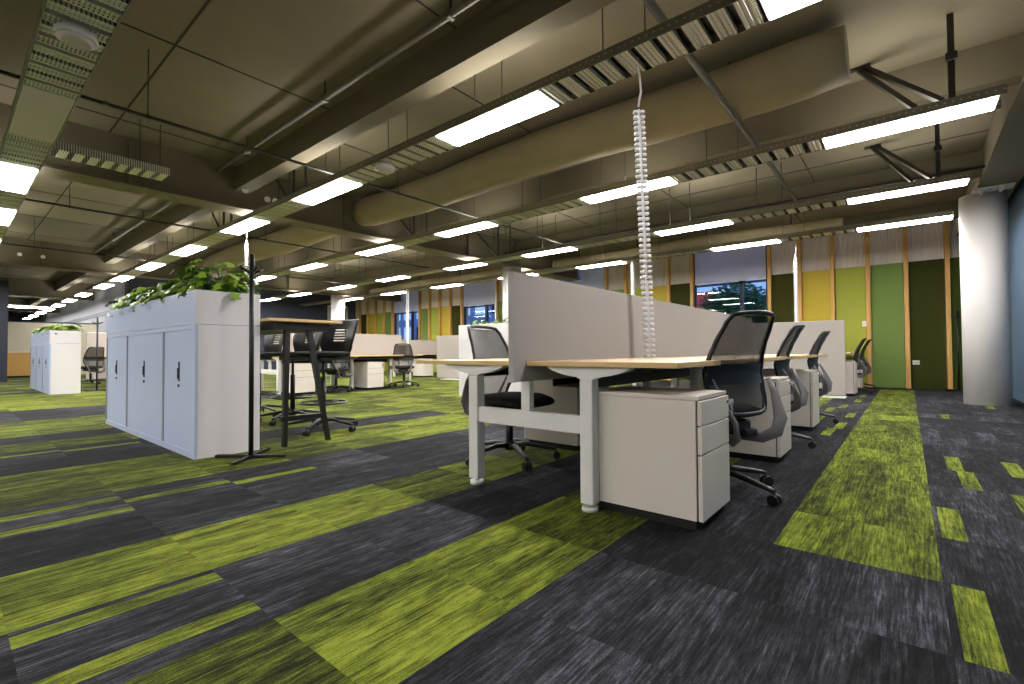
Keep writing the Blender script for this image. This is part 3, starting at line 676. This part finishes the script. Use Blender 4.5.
def task_chair():
    r = empty('office_chair', (0, 0, 0), 0, 'x', 'chair')
    def seat(u, v):
        a = -PI + 2 * PI * u; q = v * PI - PI / 2
        cx = math.copysign(abs(math.cos(a)) ** 0.45, math.cos(a)); sy = math.copysign(abs(math.sin(a)) ** 0.45, math.sin(a)); k = abs(math.cos(q)) ** 0.35
        x = 0.05 + 0.245 * cx * k; z = 0.445 + 0.035 * math.sin(q) - 0.03 * max(0, (x - 0.14)) / 0.1 * 0.6
        return (x, 0.235 * sy * k, z)
    MB().grid(seat, 36, 10).build('seat', M['fabric'], r)
    MB().box(-0.16, 0.14, -0.11, 0.11, 0.345, 0.405, 0.02).box(-0.24, -0.05, -0.05, 0.05, 0.33, 0.37, 0.012).tube([(0.0, 0.10, 0.375), (0.02, 0.24, 0.37)], 0.007, 8).build('seat_mechanism', M['plastic'], r)
    def wid(z): return 0.222 - 0.055 * max(0, (z - 0.66) / 0.30) ** 1.2 - 0.05 * max(0, (0.58 - z) / 0.16)
    z0, z1 = 0.46, 0.955
    def pt(u, v):   # curved panel
        z = z0 + (z1 - z0) * v; y = (2 * u - 1) * wid(z); bow = 0.045 * (1 - (2 * u - 1) ** 2)
        return (sprof(z) - bow + 0.02, y, z)
    zs = 0.60
    def pm(u, v):
        z = zs + (z1 - zs) * v; y = (2 * u - 1) * wid(z); bow = 0.045 * (1 - (2 * u - 1) ** 2); return (sprof(z) - bow + 0.02, y, z)
    def pg(u, v):
        z = z0 + (zs + 0.03 - z0) * v; y = (2 * u - 1) * wid(z); bow = 0.045 * (1 - (2 * u - 1) ** 2); return (sprof(z) - bow + 0.02, y, z)
    back = MB().grid(pm, 14, 16).build('backrest_mesh', M['mesh'], r)
    MB().grid(pg, 14, 8).build('lumbar_grille', M['grille'], r)
    loop = []
    N = 14
    for i in range(N + 1): z = z0 + (z1 - 0.03 - z0) * i / N; loop.append((sprof(z) + 0.02, wid(z), z))
    for i in range(1, 8): t = i / 8; y = wid(z1) * math.cos(PI * t); loop.append((sprof(z1) - 0.045 * (1 - (y / wid(z1)) ** 2) + 0.02, y, z1 + 0.02 * math.sin(PI * t)))
    for i in range(N, -1, -1): z = z0 + (z1 - 0.03 - z0) * i / N; loop.append((sprof(z) + 0.02, -wid(z), z))
    for i in range(1, 6): t = i / 6; y = -wid(z0) * math.cos(PI * t); loop.append((sprof(z0) - 0.045 * (1 - (y / wid(z0)) ** 2) + 0.02, y, z0 - 0.015 * math.sin(PI * t)))
    MB().tube(loop, 0.0125, 8, closed=True).build('backrest_frame', M['plastic'], r)
    def lum(u, v):
        z = 0.60 + 0.11 * v; y = (2 * u - 1) * (wid(z) - 0.01); bow = 0.05 * (1 - (2 * u - 1) ** 2); return (sprof(z) - bow + 0.012, y, z)
    MB().grid(lum, 12, 4).build('lumbar_band', M['plastic'], r)
    for s in (-1, 1):
        path = [(-0.05, 0.04 * s, 0.345), (-0.13, 0.07 * s, 0.315), (-0.21, 0.115 * s, 0.312), (-0.268, 0.155 * s, 0.35), (-0.275, 0.18 * s, 0.42), (-0.245, 0.20 * s, 0.49), (-0.215, 0.216 * s, 0.56), (-0.18, 0.219 * s, 0.63)]
        rad = [0.008, 0.009, 0.011, 0.013, 0.013, 0.010, 0.007, 0.004]
        MB().tube(path, rad, 10, flat=2.6).build('back_support', M['greyplastic'], r)
    star_base(r, legm='plastic')
    return r
tp = task_chair(); used = False
CH = [(-0.85, 2.80, PI - 0.40, 'black mesh office chair at the near desk, closest and largest'),
      (-0.94, 4.42, PI + 0.02, 'black mesh office chair second along the right side of the near desk'),
      (-0.94, 6.05, PI + 0.01, 'black mesh office chair third along, before the grey floor screen'),
      (-2.24, 2.66, 0.03, 'mesh-backed office chair alone at the left side of the near desk'),
      (-0.86, 10.4, PI + 0.04, 'small black office chair behind the grey floor screen, left of its pair'),
      (-0.86, 11.75, PI + 0.04, 'small black office chair beside the mid green felt panel, against the wall'),
      (-8.95, 6.85, PI - 0.75, 'black mesh office chair in the mid distance, back towards us'),
      (-10.4, 6.9, 0.5, 'black office chair tucked behind the mid-distance mesh chair'),
      (-8.85, 5.1, PI + 0.2, 'black office chair seen through the legs of the high table'),
      (-11.6, 10.8, PI, 'black office chair at the far desk below the fourth window'),
      (-16.6, 3.9, PI, 'black office chair in the gap between the two white cabinets'),
      (-16.6, 2.55, PI + 0.3, 'black office chair half hidden by the farther white cabinet')]
for x, y, rz, lab in CH:
    place(tp, used, (x, y, 0), rz, lab, 'black office chairs'); used = True

def stool():
    r = empty('drafting_stool', (0, 0, 0), 0, 'x', 'stool')
    def seat(u, v):
        a = -PI + 2 * PI * u; q = v * PI - PI / 2
        cx = math.copysign(abs(math.cos(a)) ** 0.5, math.cos(a)); sy = math.copysign(abs(math.sin(a)) ** 0.5, math.sin(a)); k = abs(math.cos(q)) ** 0.35
        return (0.02 + 0.235 * cx * k, 0.23 * sy * k, 0.775 + 0.025 * math.sin(q))
    MB().grid(seat, 32, 8).build('seat', M['fabric'], r)
    def bw(z): t = (z - 0.78) / 0.36; return 0.15 + 0.085 * math.sin(PI * min(1, t * 0.62 + 0.12)) * 1.0
    bk = MB(); nz = 24; nu = 12
    def bp(u, v):
        z = 0.79 + 0.35 * v; y = (2 * u - 1) * bw(z); bow = 0.05 * (1 - (2 * u - 1) ** 2); return Vector((-0.20 - 0.10 * v + 0.04 * math.sin(PI * v) - bow + 0.03, y, z))
    # shell with slots cut out
    V = [[bk.bm.verts.new(bp(i / nu, j / nz)) for j in range(nz + 1)] for i in range(nu + 1)]
    for i in range(nu):
        for j in range(nz):
            if 8 <= j <= 16 and 4 <= i <= 7 and j % 2 == 0: continue
            f = bk.bm.faces.new((V[i][j], V[i + 1][j], V[i + 1][j + 1], V[i][j + 1])); f.smooth = True
    b = bk.build('backrest', M['plastic'], r); sm = b.modifiers.new('thick', 'SOLIDIFY'); sm.thickness = 0.012
    for s in (-1, 1): MB().tube([(-0.08, 0.10 * s, 0.745), (-0.2, 0.14 * s, 0.755), (-0.235, 0.15 * s, 0.83), (-0.235, 0.16 * s, 0.93)], 0.012, 8).build('back_support', M['plastic'], r)
    MB().box(-0.12, 0.12, -0.09, 0.09, 0.70, 0.752, 0.015).build('seat_mechanism', M['plastic'], r)
    ring = [(0.225 * math.cos(a), 0.225 * math.sin(a), 0.28) for a in [2 * PI * k / 32 for k in range(32)]]
    fr = MB().tube(ring, 0.010, 8, closed=True)
    for k in range(4): a = k * PI / 2; fr.tube([(0.03 * math.cos(a), 0.03 * math.sin(a), 0.28), (0.22 * math.cos(a), 0.22 * math.sin(a), 0.28)], 0.007, 6)
    fr.build('foot_ring', M['plastic'], r)
    star_base(r, gas=0.71, R=0.36, ph=0.35)
    return r
sp_ = stool(); used = False
for x, y, rz, lab in [(-4.58, 2.50, -PI / 2 + 0.30, 'black drafting stool at the near end of the high table'),
                      (-5.45, 2.6, -PI / 2 + 0.2, 'black drafting stool second along the far side of the high table'),
                      (-6.35, 2.6, -PI / 2 + 0.1, 'black drafting stool half hidden behind the white planter cabinet'),
                      (-4.75, 1.98 - 0.0, PI / 2, '')][:3]:
    place(sp_, used, (x, y, 0), rz, lab, 'drafting stools at the high table'); used = True

# high table
r = empty('high_table', (-3.95, 1.66, 0), 0, 'tall table with pale top and black splayed legs behind the coat stand', 'table')
tt = MB().box(-3.0, 0, 0.03, 0.68, 1.045, 1.068, 0.002)
for f in tt.bm.faces:
    if abs(f.normal.z) < 0.5: f.material_index = 1
tt.build('tabletop', [M['wood'], M['edge']], r, fixn=False)
MB().box(-2.9, -0.08, 0.12, 0.60, 0.98, 1.045).build('apron', M['black'], r)
for ex in (-0.12, -2.8):
    sx = 1 if ex > -1 else -1
    for y_top, y_bot in ((0.23, 0.19), (0.42, 0.58)):
        a = Vector((ex, y_top, 1.0)); b = Vector((ex + 0.05 * sx, y_bot, 0.0))
        lgm = MB(); d = (b - a)
        t = 0.022; 
        A = [lgm.bm.verts.new(a + Vector((px * t, py * t, 0))) for px, py in ((-1, -1), (1, -1), (1, 1), (-1, 1))]
        B = [lgm.bm.verts.new(b + Vector((px * t * 0.8, py * t * 0.8, 0))) for px, py in ((-1, -1), (1, -1), (1, 1), (-1, 1))]
        lgm.bm.faces.new(A[::-1]); lgm.bm.faces.new(B)
        for k in range(4): lgm.bm.faces.new((A[k], A[(k + 1) % 4], B[(k + 1) % 4], B[k]))
        lgm.build('leg', M['black'], r)
    MB().box(ex + 0.02 * sx, ex + 0.06 * sx, 0.16, 0.56, 0.21, 0.25).build('leg_crossbar', M['black'], r)

# ------------------------------------------------------------------ storage banks with planters
CW = [0.81, 1.22, 0.90]
def bank(x1, y, n, w_, d, lab_cab, lab_pl, grp, doors=True):
    ws = w_ if isinstance(w_, list) else [w_] * n; xa = x1
    for k in range(n):
        w_ = ws[k]; xa = xa - w_
        r = empty('storage_cabinet', (xa, y, 0), 0, lab_cab[k], 'cabinet', grp)
        MB().box(0, w_, 0.015, d, 0.0, 1.0, 0.003).build('body', M['cabwhite'], r)
        MB().box(0.0, w_, 0.0, 0.02, 0.0, 0.05, 0.002).build('base_strip', M['tambour'] if doors else M['cabwhite'], r); MB().box(0.0, w_, 0.0, 0.02, 0.965, 1.0, 0.002).build('top_strip', M['tambour'] if doors else M['cabwhite'], r)
        MB().box(0.0, 0.04, 0.0, 0.02, 0.05, 0.965).build('side_frame', M['frameblue'] if doors else M['cabwhite'], r); MB().box(w_ - 0.012, w_, 0.0, 0.02, 0.05, 0.965).build('side_frame', M['tambour'] if doors else M['cabwhite'], r)
        dr = MB().box(0.04, w_ - 0.012, 0.006, 0.018, 0.05, 0.965, 0.002)
        dr = dr.build('door', M['tambour'] if doors else M['cabwhite'], r)
        if doors:
            xc = 0.53 * w_
            MB().box(xc - 0.014, xc + 0.014, 0.000, 0.008, 0.565, 0.72, 0.004).box(xc - 0.009, xc + 0.009, -0.008, 0.002, 0.585, 0.67, 0.003).build('handle', M['navy'], dr)
            MB().tube([(xc, 0.007, 0.53), (xc, -0.003, 0.53)], 0.012, 14).build('lock', M['navy'], dr)
    L = sum(ws); r = empty('planter_box', (x1 - L, y, 1.0), 0, lab_pl, 'planter')
    b = MB()
    for a in ((0, L, 0.0, 0.018), (0, L, d - 0.018, d), (0, 0.018, 0.018, d - 0.018), (L - 0.018, L, 0.018, d - 0.018)): b.box(a[0], a[1], a[2], a[3], 0.004, 0.258, 0.001)
    b.build('planter_shell', [M['cabwhite']], r)
    MB().box(0.018, L - 0.018, 0.018, d - 0.018, 0.19, 0.2).build('soil', M['soil'], r)
    if doors: MB().box(0.001, L - 0.001, -0.001, 0.0005, 0.008, 0.255).build('daylight_tint_face', M['tambour'], r)  # thin sheet giving the planter front the same painted daylight tint
bank(-4.05, 1.205, 3, CW, 0.46, ['white tambour cabinet at the near end of the closer bank, by the coat stand', 'white tambour cabinet in the middle of the closer bank', 'white tambour cabinet at the far left end of the closer bank'],
     'long white planter box on top of the closer cabinet bank', 'closer bank of white cabinets')
bank(-12.9, 1.37, 3, 1.03, 0.46, ['white cabinet at the near end of the distant left bank', 'white cabinet in the middle of the distant left bank', 'white cabinet at the far end of the distant left bank'],
     'white planter box on top of the distant left cabinet bank', 'distant bank of white cabinets')
bank(-4.2, 5.9, 2, 0.97, 0.46, ['white cabinet under the planter, hidden behind the near felt screen', 'plain white cabinet behind the mesh chair at the left of the near desk'],
     'white planter box behind the near felt screen', 'cabinets behind the near screen', doors=False)

# ------------------------------------------------------------------ plants
def plant_mesh(seed, n, hmax, spread, lw=0.05):
    rnd = random.Random(seed); lv = MB(); st = MB()
    for k in range(n):
        a = rnd.uniform(0, 2 * PI); el = rnd.uniform(0.12, 0.85); ln = spread * rnd.uniform(0.6, 1.0); bx, by = rnd.uniform(-0.05, 0.05), rnd.uniform(-0.04, 0.04)
        d = Vector((math.cos(a), math.sin(a), 0)); h = hmax * el * rnd.uniform(0.7, 1.15)
        p0 = Vector((bx, by, 0)); p1 = p0 + d * ln * 0.35 + Vector((0, 0, h * 0.75)); p2 = p0 + d * ln * 0.65 + Vector((0, 0, h))
        st.tube([p0, (p0 + p1) / 2 + Vector((0, 0, 0.02)), p1, p2], 0.003, 5)
        # lobed leaf blade: centre line droops
        L = rnd.uniform(0.10, 0.19) * spread / 0.3; nrm = Vector((-d.y, d.x, 0)); tw = rnd.uniform(-0.4, 0.4); S = 9; rows = []
        for s in range(S + 1):
            t = s / S; c = p2 + d * L * t + Vector((0, 0, 0.05 * t - 0.11 * t * t * rnd.uniform(0.8, 1.2)))
            wd = lw * 1.7 * math.sin(PI * min(1, (t * 0.92 + 0.08))) ** 0.7 * (1.0 if s % 2 else 0.42)
            side = nrm * math.cos(tw) + Vector((0, 0, math.sin(tw)))
            rows.append((lv.bm.verts.new(c - side * wd + Vector((0, 0, -wd * 0.25))), lv.bm.verts.new(c), lv.bm.verts.new(c + side * wd + Vector((0, 0, -wd * 0.25)))))
        mi = 0 if rnd.random() < 0.6 else 1
        for r0, r1 in zip(rows, rows[1:]):
            for q in (0, 1):
                f = lv.bm.faces.new((r0[q], r0[q + 1], r1[q + 1], r1[q])); f.smooth = True; f.material_index = mi
    return lv, st
def plant(x, y, z, seed, n, hmax, spread, lab, grp, lw=0.05):
    r = empty('leafy_plant', (x, y, z), 0, lab, 'plant', grp); lv, st = plant_mesh(seed, n, hmax, spread, lw)
    lv.build('leaves', [M['leaf'], M['leafdark']], r, fixn=False); st.build('stems', M['stem'], r)
g1 = 'leafy plants in the closer planter'
NM = ['tallest bushy plant at the near right end of the closer planter', 'bushy green plant next to the tallest one in the closer planter', 'bushy green plant in the middle of the closer planter',
      'bushy plant in the closer planter, two in from its far end', 'bushy plant in the closer planter, one in from its far end', 'low bushy plant at the far left end of the closer planter']
for k, x in enumerate((-4.32, -4.8, -5.28, -5.76, -6.24, -6.72)):
    plant(x, 1.45, 1.2, 11 + k, 130, 0.36 if k == 0 else 0.27, 0.27 if k == 0 else 0.25, NM[k], g1, 0.032)
for k, x in enumerate((-13.2, -13.75, -14.3, -15.0)):
    plant(x, 1.6, 1.2, 31 + k, 90, 0.22, 0.26, ['bright green plant at the near end of the distant planter', 'bright green plant second along the distant planter', 'green plant third along the distant planter', 'green plant at the far end of the distant planter'][k], 'plants in the distant planter', 0.034)
for k, x in enumerate((-5.85, -5.5, -5.1, -4.7)):
    plant(x, 6.1, 1.2, 41 + k, 26, 0.17, 0.15, ['small green plant at the left end of the planter behind the mesh chair', 'small green plant second from the left behind the mesh chair', 'small green plant beside the upright edge of the near felt screen', 'small plant behind the near felt screen'][k], 'plants behind the near screen', 0.028)


# coat stands
def coat_stand(x, y, lab, H=1.58):
    r = empty('coat_stand', (x, y, 0), 0, lab, 'coat stand', 'black coat stands')
    MB().cyl((0, 0), 0.017, 0.02, H, 16).build('pole', M['black'], r)
    for a in (0.72, 0.72 + PI / 2, 0.72 + PI, 0.72 + 1.5 * PI):
        d = Vector((math.cos(a), math.sin(a), 0)); q = Matrix.Rotation(a, 3, 'Z')
        MB().box(d.x * 0.13 - 0.125, d.x * 0.13 + 0.125, d.y * 0.13 - 0.018, d.y * 0.13 + 0.018, 0.006, 0.022, 0.003, rot=q).build('foot', M['black'], r)
        a2 = a + 0.85; e = Vector((math.cos(a2), math.sin(a2), 0))
        MB().tube([e * 0.01 + Vector((0, 0, H - 0.14)), e * 0.045 + Vector((0, 0, H - 0.125)), e * 0.09 + Vector((0, 0, H - 0.10))], [0.012, 0.011, 0.012], 8).build('hook', M['black'], r)
coat_stand(-3.80, 1.50, 'black coat stand with cross foot beside the near white cabinets', 1.53)
coat_stand(-13.4, 2.16, 'distant black coat stand right of the farther white cabinets')
coat_stand(0.72, 12.1, 'black coat stand half behind the near white column', 1.5)

# sockets on the felt wall
for x, z, lab in ((-0.68, 1.33, 'white switch plate on the batten beside the lime green panel'), (0.12, 0.52, 'white double socket low on the dark olive panel near the column')):
    r = empty('wall_socket', (x, YW - 0.012, z), 0, lab, 'socket')
    MB().box(-0.055, 0.055, -0.008, 0.004, -0.06 if x < 0 else -0.045, 0.06 if x < 0 else 0.045, 0.003).build('plate', M['white'], r)
    MB().box(-0.03, -0.008, -0.012, -0.006, -0.012, 0.012, 0.002).box(0.008, 0.03, -0.012, -0.006, -0.012, 0.012, 0.002).build('rocker', M['acrylic'], r)

# ------------------------------------------------------------------ far left zone
r = empty('joinery_counter', (-23.6, 1.1, 0), 0, 'pale timber counter between the dark column and the distant cabinets', 'counter')
MB().box(-0.6, 0, 0, 0.95, 0.06, 0.86, 0.004).build('carcass', M['timber'], r); MB().box(-0.62, 0.02, -0.02, 0.97, 0.86, 0.90, 0.004).build('counter_top', M['warmwhite'], r)
MB().box(-0.55, -0.03, 0.03, 0.92, 0, 0.06).build('kickboard', M['dark'], r)
r = empty('upright_screen', (-24.3, 0.6, 0), 0, 'tall cream screen standing behind the timber counter', 'screen')
MB().box(-0.04, 0.0, 0, 3.3, 0.02, 1.95, 0.004).build('panel', M['cream'], r); MB().box(-0.05, 0.01, 0, 3.3, 1.95, 1.99, 0.004).build('top_rail', M['navy'], r)
r = empty('upright_screen', (-19.6, 2.9, 0), 0, 'pale grey low screen between the distant cabinets and the coat stand', 'screen')
MB().box(-0.04, 0.0, 0, 1.6, 0.02, 1.45, 0.004).build('panel', M['feltpink'], r); MB().box(-0.05, 0.01, 0, 1.6, 1.45, 1.48, 0.004).build('top_rail', M['white'], r)
# door opening at the end wall
dd = struct(MB().box(-20.0, -19.94, 11.1, 11.18, 0, 2.9).box(-20.0, -19.94, 12.0, 12.08, 0, 2.9).box(-20.0, -19.94, 11.1, 12.08, 2.85, 2.93).build('door_1', M['white']))
MB().box(-20.0, -19.97, 11.18, 12.0, 0.0, 2.85).build('door_leaf', M['navy'], dd)

# ------------------------------------------------------------------ outside
struct(MB().box(-45, 12, YW + 0.3, 40, -0.4, -0.3).build('ground_outside', M['darkblue']))
M['fac'] = mat('facade_pale_blue', (190, 205, 230), 0.8); M['lit'] = emis('lit_window', (0.50, 0.74, 1.0), 1.0); M['red'] = emis('red_sign', (0.9, 0.12, 0.14), 0.5)
def outbuild(x0, x1, y, h, lab):
    r = empty('office_building', (x0, y, -0.3), 0, lab, 'building')
    MB().box(0, x1 - x0, 0, 3, 0, h).build('facade', M['fac'], r)
    nx = int((x1 - x0) / 1.6)
    for i in range(nx):
        for j in range(int(h / 1.6)):
            a = 0.3 + i * 1.6; b = 0.5 + j * 1.6; f = MB().box(a, a + 1.1, -0.04, 0.02, b, b + 1.0, 0.01).build('building_window', M['lit'] if (i * 3 + j * 5) % 4 else M['navy'], r)
outbuild(-38, -20, 24, 7, 'pale blue building outside the farthest windows'); outbuild(-8.5, -0.5, 27, 3.2, 'low pale building outside the nearest window')

def tree(x, y, h, R, seed, lab):
    rnd = random.Random(seed); r = empty('tree', (x, y, -0.3), 0, lab, 'tree', 'trees outside the windows')
    MB().tube([(0, 0, 0), (0.05, 0, h * 0.4), (0, 0.05, h * 0.8)], [0.1, 0.08, 0.03], 8).build('trunk', M['soil'], r)
    m = MB()
    for k in range(5200):
        d = Vector((rnd.gauss(0, 1), rnd.gauss(0, 1), rnd.gauss(0, 1))); d.normalize(); d *= R * rnd.uniform(0.35, 1) ; c = Vector((0, 0, h * 0.72)) + Vector((d.x, d.y, d.z * 0.8))
        a = rnd.uniform(0, 6.28); u = Vector((math.cos(a), math.sin(a), rnd.uniform(-0.5, 0.5))) * 0.085; v = Vector((-math.sin(a), math.cos(a), rnd.uniform(-0.8, 0.8))) * 0.05
        m.bm.faces.new([m.bm.verts.new(c + q) for q in (-u, -v, u, v)])
    m.build('foliage', M['tree'], r, fixn=False)
tree(-4.2, 16.4, 3.2, 1.25, 1, 'leafy green tree outside the nearest window, left of the mullion'); tree(-3.3, 18.9, 3.0, 1.2, 2, 'leafy green tree outside the nearest window, seen through its right pane')
r = empty('street_sign', (-5.6, 17.6, -0.3), 0, 'red glowing panel outside the nearest window, at its left edge', 'sign')
MB().box(-1.0, 0.35, 0, 0.1, 1.5, 3.2, 0.02).build('sign_panel', M['red'], r); MB().box(-0.9, -0.84, 0.02, 0.08, 0, 1.5).build('post', M['black'], r); MB().box(0.2, 0.26, 0.02, 0.08, 0, 1.5).build('post', M['black'], r)
